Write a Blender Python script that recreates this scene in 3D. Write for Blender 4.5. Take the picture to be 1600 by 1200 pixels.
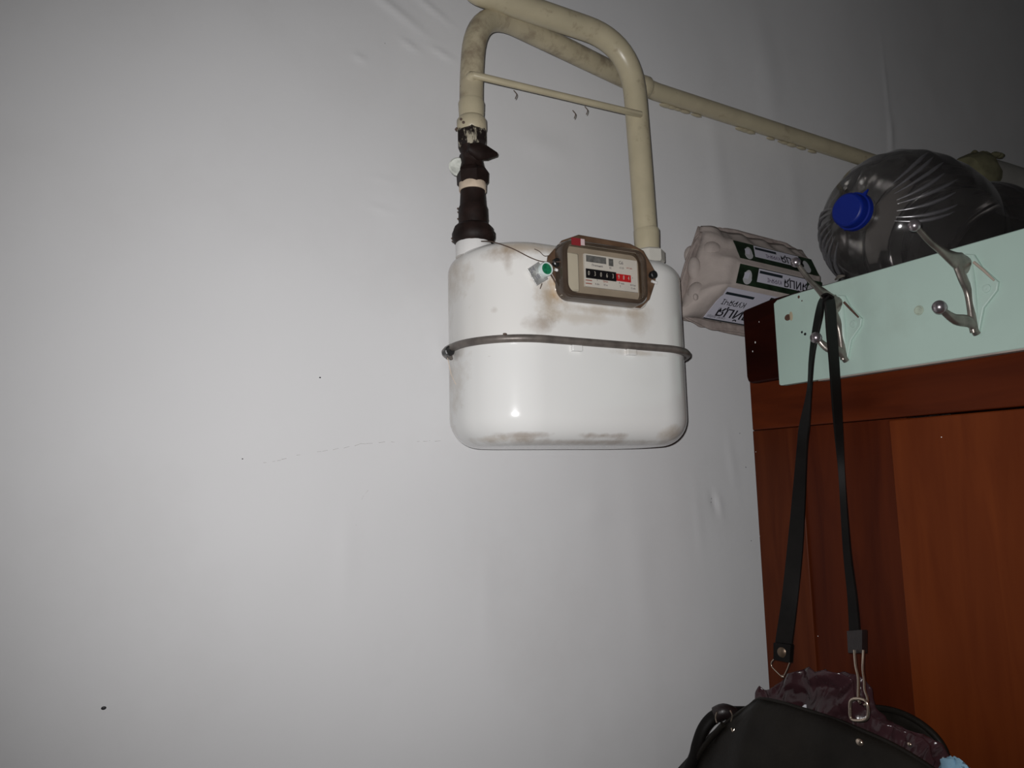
import bpy, math, random
from mathutils import Vector, Matrix, noise
from math import sin, cos, pi, radians
for o in list(bpy.data.objects): bpy.data.objects.remove(o)
random.seed(7)
C = bpy.context.scene.collection
sc = bpy.context.scene
EYE = 1.55                       # lens height above the floor; meshes below are written from the lens point
D = 0.84                         # distance from lens to main wall
# ------------------------------------------------------------------ camera
F = 1150.0; YAW = radians(28.0); PITCH = radians(7.3); ROLL = radians(-1.3)
FW = Vector((sin(YAW)*cos(PITCH), cos(YAW)*cos(PITCH), sin(PITCH)))
_r = Vector((cos(YAW), -sin(YAW), 0)); _u = _r.cross(FW)
RT = _r*cos(ROLL) + _u*sin(ROLL); UP = _u*cos(ROLL) - _r*sin(ROLL)
cam = bpy.data.cameras.new('camera'); co = bpy.data.objects.new('camera', cam); C.objects.link(co)
cam.sensor_fit = 'HORIZONTAL'; cam.sensor_width = 36; cam.lens = 36*F/1600; cam.clip_start = 0.01
M = Matrix((RT, UP, -FW)).transposed().to_4x4(); M.translation = Vector((0, 0, EYE)); co.matrix_world = M
sc.camera = co
# ------------------------------------------------------------------ world, flash, exposure
w = bpy.data.worlds.new('world'); sc.world = w; w.use_nodes = True
w.node_tree.nodes['Background'].inputs[0].default_value = (0.5, 0.52, 0.6, 1)
w.node_tree.nodes['Background'].inputs[1].default_value = 0.03
fl = bpy.data.lights.new('phone_flash', 'SPOT'); fl.energy = 21.8; fl.spot_size = radians(116); fl.spot_blend = 1.0
fl.shadow_soft_size = 0.003; fl.color = (1.0, 0.985, 0.99)
fo = bpy.data.objects.new('phone_flash', fl); C.objects.link(fo)
fpos = RT*-0.008 + UP*0.010
aim = FW + RT*((845-800)/F) + UP*((600-570)/F)
fo.matrix_world = Matrix.Translation(fpos + Vector((0, 0, EYE))) @ aim.to_track_quat('-Z', 'Y').to_matrix().to_4x4()
vs = sc.view_settings; vs.view_transform = 'Standard'; vs.look = 'None'; vs.gamma = 1; vs.use_curve_mapping = False
vs.exposure = 0.0
# ------------------------------------------------------------------ helpers
def ray(x, y): return FW + RT*((x-800)/F) + UP*((600-y)/F)
def AX(x, y, X): d = ray(x, y); return d*(X/d.x)       # where a sight line meets a plane of constant x
def AY(x, y, Y): d = ray(x, y); return d*(Y/d.y)       # ... of constant y
def AZ(x, y, Z): d = ray(x, y); return d*(Z/d.z)
V = Vector
class MB:
    def __init__(s): s.v = []; s.f = []; s.sm = []
    def add(s, vs, fs, smooth=False):
        o = len(s.v); s.v += [V(p) for p in vs]; s.f += [tuple(i+o for i in f) for f in fs]; s.sm += [smooth]*len(fs); return s
    def box(s, a, b):
        x0, y0, z0 = a; x1, y1, z1 = b
        return s.add([(x0,y0,z0),(x1,y0,z0),(x1,y1,z0),(x0,y1,z0),(x0,y0,z1),(x1,y0,z1),(x1,y1,z1),(x0,y1,z1)],
                     [(0,3,2,1),(4,5,6,7),(0,1,5,4),(1,2,6,5),(2,3,7,6),(3,0,4,7)])
    def tube(s, pts, r, n=20, cap=True, jit=0, upv=None):
        pts = [V(p) for p in pts]; m = len(pts)
        rs = r if isinstance(r, (list, tuple)) else [r]*m
        t0 = (pts[1]-pts[0]).normalized(); up = (V(upv) if upv else t0.orthogonal()).normalized(); vs = []; prev = t0
        for i in range(m):
            t = (pts[min(i+1, m-1)]-pts[max(i-1, 0)]).normalized()
            up = (prev.rotation_difference(t) @ up).normalized(); prev = t
            up = (up - t*up.dot(t)).normalized(); b = t.cross(up)
            rr = rs[i]
            ra, rb = rr if isinstance(rr, (list, tuple)) else (rr, rr)
            for k in range(n):
                a = 2*pi*k/n; j = 1 + (random.uniform(-jit, jit) if jit else 0)
                vs.append(pts[i] + up*(cos(a)*ra*j) + b*(sin(a)*rb*j))
        fs = [(i*n+k, i*n+(k+1) % n, (i+1)*n+(k+1) % n, (i+1)*n+k) for i in range(m-1) for k in range(n)]
        s.add(vs, fs, True)
        if cap: s.add(vs[:n], [tuple(range(n))[::-1]]); s.add(vs[-n:], [tuple(range(n))])
        return s
    def lathe(s, c, ax, prof, n=32, cap=True, hexa=False, ph=0.0, sm=True):
        c = V(c); ax = V(ax).normalized(); u = ax.orthogonal().normalized() if abs(ax.z) < .9 else V((1, 0, 0)); u = (u-ax*u.dot(ax)).normalized(); b = ax.cross(u); vs = []
        for t, r in prof:
            for k in range(n):
                a = 2*pi*k/n + ph; vs.append(c + ax*t + (u*cos(a)+b*sin(a))*r)
        m = len(prof)
        fs = [(i*n+k, i*n+(k+1) % n, (i+1)*n+(k+1) % n, (i+1)*n+k) for i in range(m-1) for k in range(n)]
        s.add(vs, fs, sm and not hexa)
        if cap: s.add(vs[:n], [tuple(range(n))[::-1]]); s.add(vs[-n:], [tuple(range(n))])
        return s
    def sphere(s, c, r, n=20, m=12, sc_=(1, 1, 1)):
        c = V(c); vs = []
        for i in range(m+1):
            a = pi*i/m
            for k in range(n): b = 2*pi*k/n; vs.append(c + V((sin(a)*cos(b)*r*sc_[0], sin(a)*sin(b)*r*sc_[1], cos(a)*r*sc_[2])))
        return s.add(vs, [(i*n+k, (i+1)*n+k, (i+1)*n+(k+1) % n, i*n+(k+1) % n) for i in range(m) for k in range(n)], True)
    def prism(s, poly, off):          # polygon (3-D points) pushed by off
        poly = [V(p) for p in poly]; off = V(off); n = len(poly)
        return s.add(poly+[p+off for p in poly], [tuple(range(n))[::-1], tuple(range(n, 2*n))]+[(i, (i+1) % n, n+(i+1) % n, n+i) for i in range(n)])
    def rings(s, rings, closed=True, cap=True, smooth=True):
        n = len(rings[0]); vs = [p for r in rings for p in r]; e = n if closed else n-1
        s.add(vs, [(i*n+k, i*n+(k+1) % n, (i+1)*n+(k+1) % n, (i+1)*n+k) for i in range(len(rings)-1) for k in range(e)], smooth)
        if cap and closed: s.add(rings[0], [tuple(range(n))[::-1]]); s.add(rings[-1], [tuple(range(n))])
        return s
    def grid(s, fn, nu, nv, smooth=True):
        vs = [fn(i/nu, j/nv) for j in range(nv+1) for i in range(nu+1)]
        return s.add(vs, [(j*(nu+1)+i, j*(nu+1)+i+1, (j+1)*(nu+1)+i+1, (j+1)*(nu+1)+i) for j in range(nv) for i in range(nu)], smooth)
    def build(s, name, mat, parent=None, at=None, bevel=0, seg=2, sub=0, solid=0, fix=True):
        base = V(at) if at is not None else (V(parent['_o']) if parent is not None else V((0, 0, 0)))
        me = bpy.data.meshes.new(name); me.from_pydata([tuple(p-base) for p in s.v], [], s.f)
        me.polygons.foreach_set('use_smooth', s.sm); me.update()
        import bmesh
        bm = bmesh.new(); bm.from_mesh(me)
        bmesh.ops.remove_doubles(bm, verts=bm.verts, dist=1e-6)
        if fix: bmesh.ops.recalc_face_normals(bm, faces=bm.faces)
        for e_ in bm.edges:
            if len(e_.link_faces) == 2 and e_.calc_face_angle(0) > radians(48): e_.smooth = False
        bm.to_mesh(me); bm.free()
        o = bpy.data.objects.new(name, me); C.objects.link(o); me.materials.append(mat)
        if solid: md = o.modifiers.new('s', 'SOLIDIFY'); md.thickness = solid; md.offset = 0
        if bevel:
            md = o.modifiers.new('b', 'BEVEL'); md.width = bevel; md.segments = seg; md.limit_method = 'ANGLE'; md.angle_limit = radians(40)
            for p in me.polygons: p.use_smooth = True
            e = o.modifiers.new('w', 'WEIGHTED_NORMAL'); e.keep_sharp = True
        if sub: md = o.modifiers.new('d', 'SUBSURF'); md.levels = sub; md.render_levels = sub
        if parent is not None: o.parent = parent; o['_o'] = tuple(base); o.location = base - V(parent['_o'])
        else: o.location = base; o['_o'] = tuple(base)
        return o
def tag(o, label=None, cat=None, group=None, kind=None):
    if label: o['label'] = label
    if cat: o['category'] = cat
    if group: o['group'] = group
    if kind: o['kind'] = kind
    return o
def thing(name, loc, label, cat, group=None):
    o = bpy.data.objects.new(name, None); o.empty_display_size = 0.02; C.objects.link(o); o.location = loc; o['_o'] = tuple(V(loc))
    return tag(o, label, cat, group)
def text(s, size, org, xd, yd, mat, parent, name='lettering', thick=0.0002, bold=0.0, sx=1.0, align='CENTER'):
    cu = bpy.data.curves.new('t', 'FONT'); cu.body = s; cu.size = size; cu.align_x = align; cu.align_y = 'CENTER'; cu.extrude = thick; cu.offset = bold*size; cu.resolution_u = 3
    to = bpy.data.objects.new('t', cu); C.objects.link(to); dg = bpy.context.evaluated_depsgraph_get(); dg.update()
    me = bpy.data.meshes.new_from_object(to.evaluated_get(dg)); bpy.data.objects.remove(to)
    xd = V(xd).normalized(); yd = V(yd).normalized(); zd = xd.cross(yd)
    mb = MB(); mb.add([V(org)+xd*(p.co.x*sx)+yd*p.co.y+zd*p.co.z for p in me.vertices], [tuple(f.vertices) for f in me.polygons])
    return mb.build(name, mat, parent)
def arc(c, a, b, a0, a1, r, n=10): c = V(c); a = V(a); b = V(b); return [c + (a*cos(a0+(a1-a0)*i/n) + b*sin(a0+(a1-a0)*i/n))*r for i in range(n+1)]
def bend(pts, r, n=8):            # round the corners of a polyline
    pts = [V(p) for p in pts]; out = [pts[0]]
    for i in range(1, len(pts)-1):
        p = pts[i]; a = (pts[i-1]-p); b = (pts[i+1]-p); rr = min(r, a.length*.49, b.length*.49) if not isinstance(r, list) else r[i-1]
        A = p+a.normalized()*rr; B = p+b.normalized()*rr
        for k in range(n+1): t = k/n; out.append(A*(1-t)**2 + p*(2*t*(1-t)) + B*t*t)
    out.append(pts[-1]); return out
# ------------------------------------------------------------------ materials
def mat(name, col, rough=0.6, metal=0.0, var=0.0, vscale=20, bump=0.0, bscale=80, spec=0.5, coat=0.0, dirt=None, alpha=None, stretch=(1, 1, 1), bdist=0.002):
    m = bpy.data.materials.new(name); m.use_nodes = True; N = m.node_tree.nodes; L = m.node_tree.links; b = N['Principled BSDF']
    b.inputs['Roughness'].default_value = rough; b.inputs['Metallic'].default_value = metal; b.inputs['Specular IOR Level'].default_value = spec; b.inputs['Coat Weight'].default_value = coat
    b.inputs['Coat Roughness'].default_value = 0.08
    tc = N.new('ShaderNodeTexCoord'); mp = N.new('ShaderNodeMapping'); mp.inputs['Scale'].default_value = stretch; L.new(tc.outputs['Object'], mp.inputs[0])
    cur = None; c4 = (*col, 1)
    n1 = N.new('ShaderNodeTexNoise'); n1.inputs['Scale'].default_value = vscale; n1.inputs['Detail'].default_value = 5; L.new(mp.outputs[0], n1.inputs['Vector'])
    mx = N.new('ShaderNodeMix'); mx.data_type = 'RGBA'; mx.inputs[6].default_value = tuple(c*(1-var) for c in col)+(1,); mx.inputs[7].default_value = tuple(min(1, c*(1+var)) for c in col)+(1,)
    rp = N.new('ShaderNodeMapRange'); rp.inputs[1].default_value = .3; rp.inputs[2].default_value = .7; L.new(n1.outputs[0], rp.inputs[0]); L.new(rp.outputs[0], mx.inputs[0]); cur = mx.outputs[2]
    for (dc, ds, lo, hi, amt) in (dirt or []):
        n2 = N.new('ShaderNodeTexNoise'); n2.inputs['Scale'].default_value = ds; n2.inputs['Detail'].default_value = 6; n2.inputs['Roughness'].default_value = .65; L.new(mp.outputs[0], n2.inputs['Vector'])
        r2 = N.new('ShaderNodeMapRange'); r2.inputs[1].default_value = lo; r2.inputs[2].default_value = hi; r2.inputs[4].default_value = amt; L.new(n2.outputs[0], r2.inputs[0])
        m2 = N.new('ShaderNodeMix'); m2.data_type = 'RGBA'; L.new(r2.outputs[0], m2.inputs[0]); L.new(cur, m2.inputs[6]); m2.inputs[7].default_value = (*dc, 1); cur = m2.outputs[2]
    L.new(cur, b.inputs['Base Color'])
    if bump:
        n3 = N.new('ShaderNodeTexNoise'); n3.inputs['Scale'].default_value = bscale; n3.inputs['Detail'].default_value = 5; L.new(mp.outputs[0], n3.inputs['Vector'])
        bp = N.new('ShaderNodeBump'); bp.inputs['Strength'].default_value = bump; bp.inputs['Distance'].default_value = bdist; L.new(n3.outputs[0], bp.inputs['Height']); L.new(bp.outputs[0], b.inputs['Normal'])
    m['cur'] = 0
    return m
def enamel(name, col, stains):
    """white enamel with grime patches: stains = [(centre, (sx,sy,sz), colour, strength)]"""
    m = mat(name, col, rough=.16, var=.02, vscale=8, coat=.3, bump=.05, bscale=25)
    N = m.node_tree.nodes; L = m.node_tree.links; b = N['Principled BSDF']; cur = b.inputs['Base Color'].links[0].from_socket
    tc = [n for n in N if n.type == 'TEX_COORD'][0]
    nz = N.new('ShaderNodeTexNoise'); nz.inputs['Scale'].default_value = 38; nz.inputs['Detail'].default_value = 7; nz.inputs['Roughness'].default_value = .6; L.new(tc.outputs['Object'], nz.inputs['Vector'])
    for cen, scl, dc, amt in stains:
        mp = N.new('ShaderNodeMapping'); mp.inputs['Location'].default_value = tuple(-c/s for c, s in zip(cen, scl)); mp.inputs['Scale'].default_value = tuple(1/s for s in scl); L.new(tc.outputs['Object'], mp.inputs[0])
        ln = N.new('ShaderNodeVectorMath'); ln.operation = 'LENGTH'; L.new(mp.outputs[0], ln.inputs[0])
        ad = N.new('ShaderNodeMath'); ad.operation = 'MULTIPLY_ADD'; ad.inputs[1].default_value = 2.2; ad.inputs[2].default_value = -1.1; L.new(nz.outputs[0], ad.inputs[0])
        a2 = N.new('ShaderNodeMath'); a2.operation = 'ADD'; L.new(ln.outputs['Value'], a2.inputs[0]); L.new(ad.outputs[0], a2.inputs[1])
        r = N.new('ShaderNodeMapRange'); r.inputs[1].default_value = 1.05; r.inputs[2].default_value = .2; r.inputs[3].default_value = 0; r.inputs[4].default_value = amt; L.new(a2.outputs[0], r.inputs[0])
        mx = N.new('ShaderNodeMix'); mx.data_type = 'RGBA'; L.new(r.outputs[0], mx.inputs[0]); L.new(cur, mx.inputs[6]); mx.inputs[7].default_value = (*dc, 1); cur = mx.outputs[2]
    L.new(cur, b.inputs['Base Color']); return m
def clear(name, tint, gloss=.25, rough=.08, diff=0.0, dcol=(.3, .3, .3), bump=0, bscale=60):
    m = bpy.data.materials.new(name); m.use_nodes = True; N = m.node_tree.nodes; L = m.node_tree.links; N.remove(N['Principled BSDF']); out = N['Material Output']
    t = N.new('ShaderNodeBsdfTransparent'); t.inputs[0].default_value = (*tint, 1); g = N.new('ShaderNodeBsdfGlossy'); g.inputs['Roughness'].default_value = rough; g.inputs[0].default_value = (1, 1, 1, 1)
    d = N.new('ShaderNodeBsdfDiffuse'); d.inputs[0].default_value = (*dcol, 1)
    tc = N.new('ShaderNodeTexCoord')
    nz = N.new('ShaderNodeTexNoise'); nz.inputs['Scale'].default_value = bscale; L.new(tc.outputs['Object'], nz.inputs['Vector'])
    if bump:
        bp = N.new('ShaderNodeBump'); bp.inputs['Strength'].default_value = bump; bp.inputs['Distance'].default_value = .003; L.new(nz.outputs[0], bp.inputs['Height']); L.new(bp.outputs[0], g.inputs['Normal'])
    lw = N.new('ShaderNodeLayerWeight'); lw.inputs[0].default_value = gloss
    m1 = N.new('ShaderNodeMixShader'); m1.inputs[0].default_value = diff; L.new(t.outputs[0], m1.inputs[1]); L.new(d.outputs[0], m1.inputs[2])
    m2 = N.new('ShaderNodeMixShader'); L.new(lw.outputs['Fresnel'], m2.inputs[0]); L.new(m1.outputs[0], m2.inputs[1]); L.new(g.outputs[0], m2.inputs[2]); L.new(m2.outputs[0], out.inputs[0])
    return m
def wood(name, col, dark, stretch=(3, 3, .35), rough=.42, sc_=14):
    m = mat(name, col, rough=rough, var=0, bump=.06, bscale=60, stretch=stretch, spec=.10)
    N = m.node_tree.nodes; L = m.node_tree.links; b = N['Principled BSDF']; mp = [n for n in N if n.type == 'MAPPING'][0]
    n = N.new('ShaderNodeTexNoise'); n.inputs['Scale'].default_value = sc_; n.inputs['Detail'].default_value = 8; n.inputs['Distortion'].default_value = .8; L.new(mp.outputs[0], n.inputs['Vector'])
    r = N.new('ShaderNodeValToRGB'); r.color_ramp.elements[0].position = .32; r.color_ramp.elements[0].color = (*dark, 1); r.color_ramp.elements[1].position = .72; r.color_ramp.elements[1].color = (*col, 1)
    L.new(n.outputs[0], r.inputs[0]); L.new(r.outputs[0], b.inputs['Base Color']); return m
WALL = (.72, .72, .722)
m_wall = mat('wall_whitewash', WALL, rough=.78, var=.025, vscale=3.2, bump=.16, bscale=140, spec=.25, bdist=.0006, dirt=[((.60, .59, .58), 2.3, .5, .8, .5)])
m_crack = mat('crack', (.32, .3, .28), .9)
m_cream = mat('cream_pipe_paint', (.47, .415, .285), rough=.34, var=.07, vscale=30, bump=.25, bscale=60, bdist=.0008, dirt=[((.2, .14, .09), 34, .60, .72, .55), ((.36, .3, .22), 11, .5, .75, .5)])
m_creamd = mat('cream_pipe_paint_sooty', (.44, .385, .265), rough=.4, var=.1, vscale=30, bump=.25, bscale=60, bdist=.0008, dirt=[((.12, .075, .05), 26, .47, .68, .75)])
m_blackpaint = mat('tarred_fitting', (.014, .0075, .006), rough=.6, spec=.22, var=.5, vscale=60, bump=.5, bscale=90, bdist=.001)
m_peel = mat('peeling_cream_on_black', (.42, .38, .29), rough=.45, var=.1, bump=.5, bscale=90, dirt=[((.012, .008, .007), 70, .47, .53, 1.0)], stretch=(1, 1, .4))
m_white = mat('white_nozzle', (.72, .71, .69), rough=.2, var=.05, coat=.3)
m_tape = mat('cream_ring', (.62, .5, .38), rough=.5, var=.15, vscale=90)
m_band = mat('band_metal', (.15, .13, .115), rough=.42, metal=.25, var=.35, vscale=60, bump=.4, bscale=120, bdist=.0008)
m_black = mat('black_screw', (.012, .012, .012), rough=.35)
m_rim = mat('brown_tinted_cover_rim', (.066, .047, .034), rough=.16, var=.3, vscale=30, coat=.5)
m_rim2 = mat('rusty_flange', (.12, .07, .042), rough=.35, var=.35, vscale=50, coat=.3)
m_face = mat('counter_inner_face', (.30, .265, .22), rough=.6, var=.12, vscale=30)
m_cheek = mat('beige_cheek', (.50, .485, .42), rough=.45, var=.08)
m_dial = mat('dial_white', (.60, .61, .61), rough=.5, var=.05, vscale=40)
m_hatch = mat('hologram_patch', (.16, .17, .18), rough=.35, metal=.2, var=.45, vscale=260)
m_ink = mat('black_ink', (.012, .012, .015), rough=.5)
m_inkg = mat('grey_ink', (.16, .16, .18), rough=.5)
m_inkr = mat('red_brown_ink', (.32, .1, .08), rough=.5)
m_drumk = mat('black_drum', (.008, .008, .011), rough=.4)
m_drumr = mat('red_drum', (.50, .02, .025), rough=.4)
m_digit = mat('white_digit', (.5, .5, .48), rough=.5)
m_redsticker = mat('red_sticker', (.22, .02, .025), rough=.4)
m_pink = mat('pinkish_sticker', (.55, .42, .42), rough=.4)
m_glass = clear('cover_glass', (.95, .93, .90), gloss=.10, rough=.06)
m_tagm = mat('aluminium_tag', (.62, .62, .6), rough=.35, metal=.6, var=.25, vscale=150, bump=.8, bscale=250, bdist=.0008)
m_green = mat('green_seal', (.012, .15, .07), rough=.25, var=.4, vscale=300)
m_sealring = mat('clear_seal_ring', (.6, .68, .66), rough=.2)
m_wire = mat('rusty_wire', (.08, .05, .035), rough=.6)
m_disc = mat('crumpled_foil_disc', (.62, .64, .58), rough=.5, var=.3, vscale=90, bump=.8, bscale=120)
m_mint = mat('mint_paint', (.44, .575, .51), rough=.42, var=.03, vscale=10, bump=.12, bscale=50, bdist=.0008, dirt=[((.36, .44, .38), 8, .55, .8, .5)])
m_mintedge = mat('board_underside', (.30, .26, .23), rough=.6, var=.2)
m_rust = mat('rust_spot', (.09, .045, .03), rough=.8, var=.4, vscale=200)
m_steel = mat('hook_metal', (.24, .215, .19), rough=.34, metal=.75, var=.3, vscale=70, bump=.3, bscale=90, bdist=.0008)
m_ball = mat('hook_ball', (.36, .32, .34), rough=.28, metal=.85, var=.15)
m_chrome = mat('ring_metal', (.55, .45, .36), rough=.22, metal=.9, var=.1)
m_wrail = wood('red_brown_wood_rail', (.11, .021, .006), (.06, .011, .004), stretch=(3, .35, 3))
m_wpanel = wood('red_brown_wood_panel', (.085, .016, .0045), (.05, .0085, .003))
m_wstile = wood('red_brown_wood_stile', (.095, .021, .006), (.06, .0115, .0035))
m_wdoor = wood('orange_brown_wood_door', (.165, .036, .0085), (.12, .024, .006))
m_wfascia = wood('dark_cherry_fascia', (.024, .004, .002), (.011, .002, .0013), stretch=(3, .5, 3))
m_leather = mat('black_leather', (.0115, .0095, .0075), spec=.16, rough=.5, var=.35, vscale=18, bump=.5, bscale=170, bdist=.0008)
m_strap = mat('black_strap_leather', (.0055, .0045, .004), spec=.15, rough=.6, var=.3, vscale=30, bump=.3, bscale=150, bdist=.0006)
m_strapb = mat('dark_brown_strap', (.014, .009, .009), rough=.4, var=.3, vscale=60, bump=.4, bscale=150)
m_plastic = mat('purple_brown_plastic', (.042, .018, .021), rough=.2, var=.5, vscale=14, bump=.5, bscale=26, bdist=.004, spec=.35)
m_blue = mat('blue_cap', (.003, .014, .17), rough=.45, var=.1, spec=.3)
m_pulp = mat('egg_carton_pulp', (.40, .345, .315), rough=.9, var=.08, vscale=40, bump=.5, bscale=120, bdist=.0012, dirt=[((.25, .2, .18), 12, .55, .8, .6)])
m_pulpd = mat('dusty_pulp', (.33, .275, .25), rough=.95, var=.15, vscale=40, bump=.7, bscale=90, bdist=.002, dirt=[((.18, .13, .115), 16, .5, .75, .7)])
m_label = mat('carton_label_white', (.52, .51, .58), rough=.6, var=.03)
m_lgreen = mat('carton_label_green', (.010, .022, .010), rough=.5, var=.6, vscale=60)
m_lbar = mat('carton_label_bar', (.015, .022, .028), rough=.5)
m_linkp = mat('carton_purple_ink', (.09, .06, .11), rough=.5)
m_legg = mat('carton_print_white', (.42, .42, .43), rough=.6)
m_bottle = clear('bottle_plastic', (.80, .78, .76), gloss=.32, rough=.12, diff=.06, dcol=(.35, .33, .33), bump=.35, bscale=22)
m_rib = clear('bottle_rib_plastic', (.85, .84, .86), gloss=.55, rough=.24, diff=.15, dcol=(.5, .49, .52))
m_sleeve = mat('grey_plastered_duct', (.36, .35, .32), rough=.85, var=.12, vscale=12, bump=.6, bscale=50)
m_oldpaper = mat('yellowed_ragged_collar', (.17, .16, .09), rough=.9, var=.35, vscale=30, bump=.8, bscale=60)
m_dust = mat('dust_fluff', (.10, .07, .055), rough=1)
m_floor = mat('brown_linoleum', (.14, .09, .06), rough=.5, var=.2, vscale=6)
m_ceil = mat('ceiling_whitewash', (.6, .6, .6), rough=.9)
m_paper = mat('white_paper', (.62, .62, .66), rough=.7)
m_bluecloth = mat('light_blue_cloth', (.24, .42, .55), rough=.9, var=.2, bump=.5)
m_beigedoc = mat('beige_wrapper', (.16, .10, .06), rough=.4)
# ------------------------------------------------------------------ room
def struct(o): o['kind'] = 'structure'; return o
bumps = []                                    # (x, z, sx, sz, angle, height) local relief of the plaster, plus one ridge added to catch light
def pb(px, py, sx, sz, ang, h): p = AY(px, py, D); bumps.append((p.x, p.z, sx, sz, radians(ang), h))
pb(1385, 150, .006, .10, 0, .0009); pb(1392, 215, .008, .04, -8, .0016)
pb(1117, 785, .005, .014, 18, -.0018); pb(1126, 790, .006, .018, 14, .0012)
pb(562, 90, .007, .004, -20, .0018); pb(640, 70, .012, .003, -25, .002); pb(690, 83, .016, .003, -18, .002); pb(610, 10, .05, .006, -28, .0022); pb(670, 10, .03, .004, -28, .0018)
pb(597, 281, .016, .0025, 0, .0009); pb(595, 327, .016, .003, -8, .001); pb(760, 930, .014, .06, 0, .0008); pb(1000, 880, .024, .12, 5, .0012); pb(930, 800, .03, .02, 0, .0015)
pb(1093, 815, .008, .05, 4, .0006); pb(1145, 720, .008, .04, 8, .0008); pb(1120, 250, .02, .12, 3, .0012); pb(1240, 300, .02, .1, 0, .001); pb(690, 560, .01, .03, 15, .001)
pb(900, 708, .125, .0022, 0, .0014); pb(850, 230, .04, .02, 0, .002); pb(1200, 130, .03, .12, 6, .002); pb(400, 400, .1, .05, 20, .002); pb(300, 800, .09, .05, -30, .0015); pb(540, 870, .012, .05, 0, .0012)  # first ridge is added below the meter to stand for its reflected light strip
def relief(x, z):
    h = noise.noise(V((x*3.1, z*3.1, 1.7)))*.004 + noise.noise(V((x*9, z*7, 4.2)))*.0009 + noise.noise(V((x*26, z*15, 9.1)))*.00022
    for bx, bz, sx, sz, a, hh in bumps:
        dx = x-bx; dz = z-bz
        if abs(dx) > .5 or abs(dz) > .5: continue
        u = (dx*cos(a)+dz*sin(a))/sx; v = (-dx*sin(a)+dz*cos(a))/sz; q = u*u+v*v
        if q < 9: h += hh*math.exp(-q)
    return h
X0, X1, Z0, Z1 = -1.3, 2.3, -EYE, 1.2
def axis(lo, a, b, hi, n, m): return [lo+(a-lo)*i/m for i in range(m)]+[a+(b-a)*i/n for i in range(n+1)]+[b+(hi-b)*(i+1)/m for i in range(m)]
xs = axis(X0, -.15, 1.6, X1, 420, 14); zs = axis(Z0, -.42, .8, Z1, 290, 14)
mb = MB(); nx = len(xs)
mb.add([(x, D-relief(x, z), z) for z in zs for x in xs], [(j*nx+i, j*nx+i+1, (j+1)*nx+i+1, (j+1)*nx+i) for j in range(len(zs)-1) for i in range(nx-1)], True)
wb = struct(mb.build('wall_back', m_wall, fix=False)); wb['_o'] = (0, 0, 0)
struct(MB().box((X0, D+.012, Z0), (X1, D+.12, Z1)).build('trim_1', m_wall, fix=False))
struct(MB().box((X0-.1, -1.7, Z0), (X0, D+.12, Z1)).build('wall_left', m_wall))
struct(MB().box((X1, -1.7, Z0), (X1+.1, D+.12, Z1)).build('wall_right', m_wall))
struct(MB().box((X0-.1, -1.8, Z0), (X1+.1, -1.7, Z1)).build('wall_front', m_wall))
struct(MB().box((X0-.1, -1.8, Z0-.1), (X1+.1, D+.12, Z0)).build('floor', m_floor))
struct(MB().box((X0-.1, -1.8, Z1), (X1+.1, D+.12, Z1+.1)).build('ceiling', m_ceil))
# hairline cracks, a nail hole and specks on the plaster: thin raised-edge slits
def crack(pxs, wd, name='crack'):
    mb = MB()
    for a, b in zip(pxs[:-1], pxs[1:]):
        pa = AY(*a, D); pc = AY(*b, D); n = 5
        for i in range(n):
            if random.random() < .3: continue
            q0 = pa.lerp(pc, i/n); q1 = pa.lerp(pc, (i+1)/n); q0.z += random.uniform(-.0008, .0008); q1.z += random.uniform(-.0008, .0008)
            q0.y = D-relief(q0.x, q0.z)+.0001; q1.y = D-relief(q1.x, q1.z)+.0001; ww = wd*random.uniform(.4, 1)
            mb.tube([q0, q1], [ww, ww*.6], 4)
    mb.build(name, m_crack, wb)
crack([(404, 724), (440, 718), (478, 708), (520, 703), (562, 694), (610, 691), (660, 689), (705, 690)], .00028)
crack([(582, 756), (570, 772), (560, 788)], .00022); crack([(557, 806), (556, 822)], .0003)
for (px, py, r) in [(162, 1106, .0017), (500, 590, .0008), (1114, 779, .0009), (1113, 785, .0006), (602, 67, .0004), (1157, 677, .0006), (1167, 730, .0007), (1175, 845, .0006), (379, 717, .0006)]:
    p = AY(px, py, D); p.y = D-relief(p.x, p.z); MB().sphere(p, r, 8, 5, (1.4, .4, 1)).build('wall_speck', m_ink, wb)
# ------------------------------------------------------------------ gas meter
YC = .73; XC = .467; NL = .343; NR = .5905
gm = thing('gas_meter', (XC, YC, .143), 'white enamelled gas meter with two rounded halves hanging below the bent pipes', 'gas meter')
def stadium(cx, W, h, z, n=14, rr=None):
    rr = rr or h; out = []
    for (sx, sy, a0) in ((1, 1, 0), (-1, 1, pi/2), (-1, -1, pi), (1, -1, 3*pi/2)):
        for k in range(n+1):
            a = a0+pi/2*k/n; out.append(V((cx+sx*(W-rr)+rr*cos(a), YC+sy*(h-rr)+rr*sin(a), z)))
    return out
W, H = .1475, .075
def case(z0, z1, r, lip):
    """z0 = closed end, z1 = open end at the band"""
    sg = 1 if z1 > z0 else -1; rg = []
    for k in range(0, 13):
        a = pi/2*k/12; ins = r*(1-sin(a)); rg.append((ins, z0+sg*r*(1-cos(a))))
    rg = [(r*(1-sin(pi/2*k/12)), z0+sg*r*(1-cos(pi/2*k/12))) for k in range(13)]
    for k in range(1, 9): rg.append((0, z0+sg*r+(z1-z0-sg*r)*k/8))
    rs = [stadium(XC, W-i, H-i*.8, z, rr=max(.012, (H-.006)-i*.8)) for i, z in rg]
    m = MB(); m.rings(rs); return m
ST = (.20, .12, .06); ST2 = (.36, .27, .17)
def loc(px, py, y): p = AY(px, py, y); return p
cu = V((XC, YC, .143))
def st(px, py, y, s, c, a): return (tuple(AY(px, py, y)-cu), s, c, a)
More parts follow.
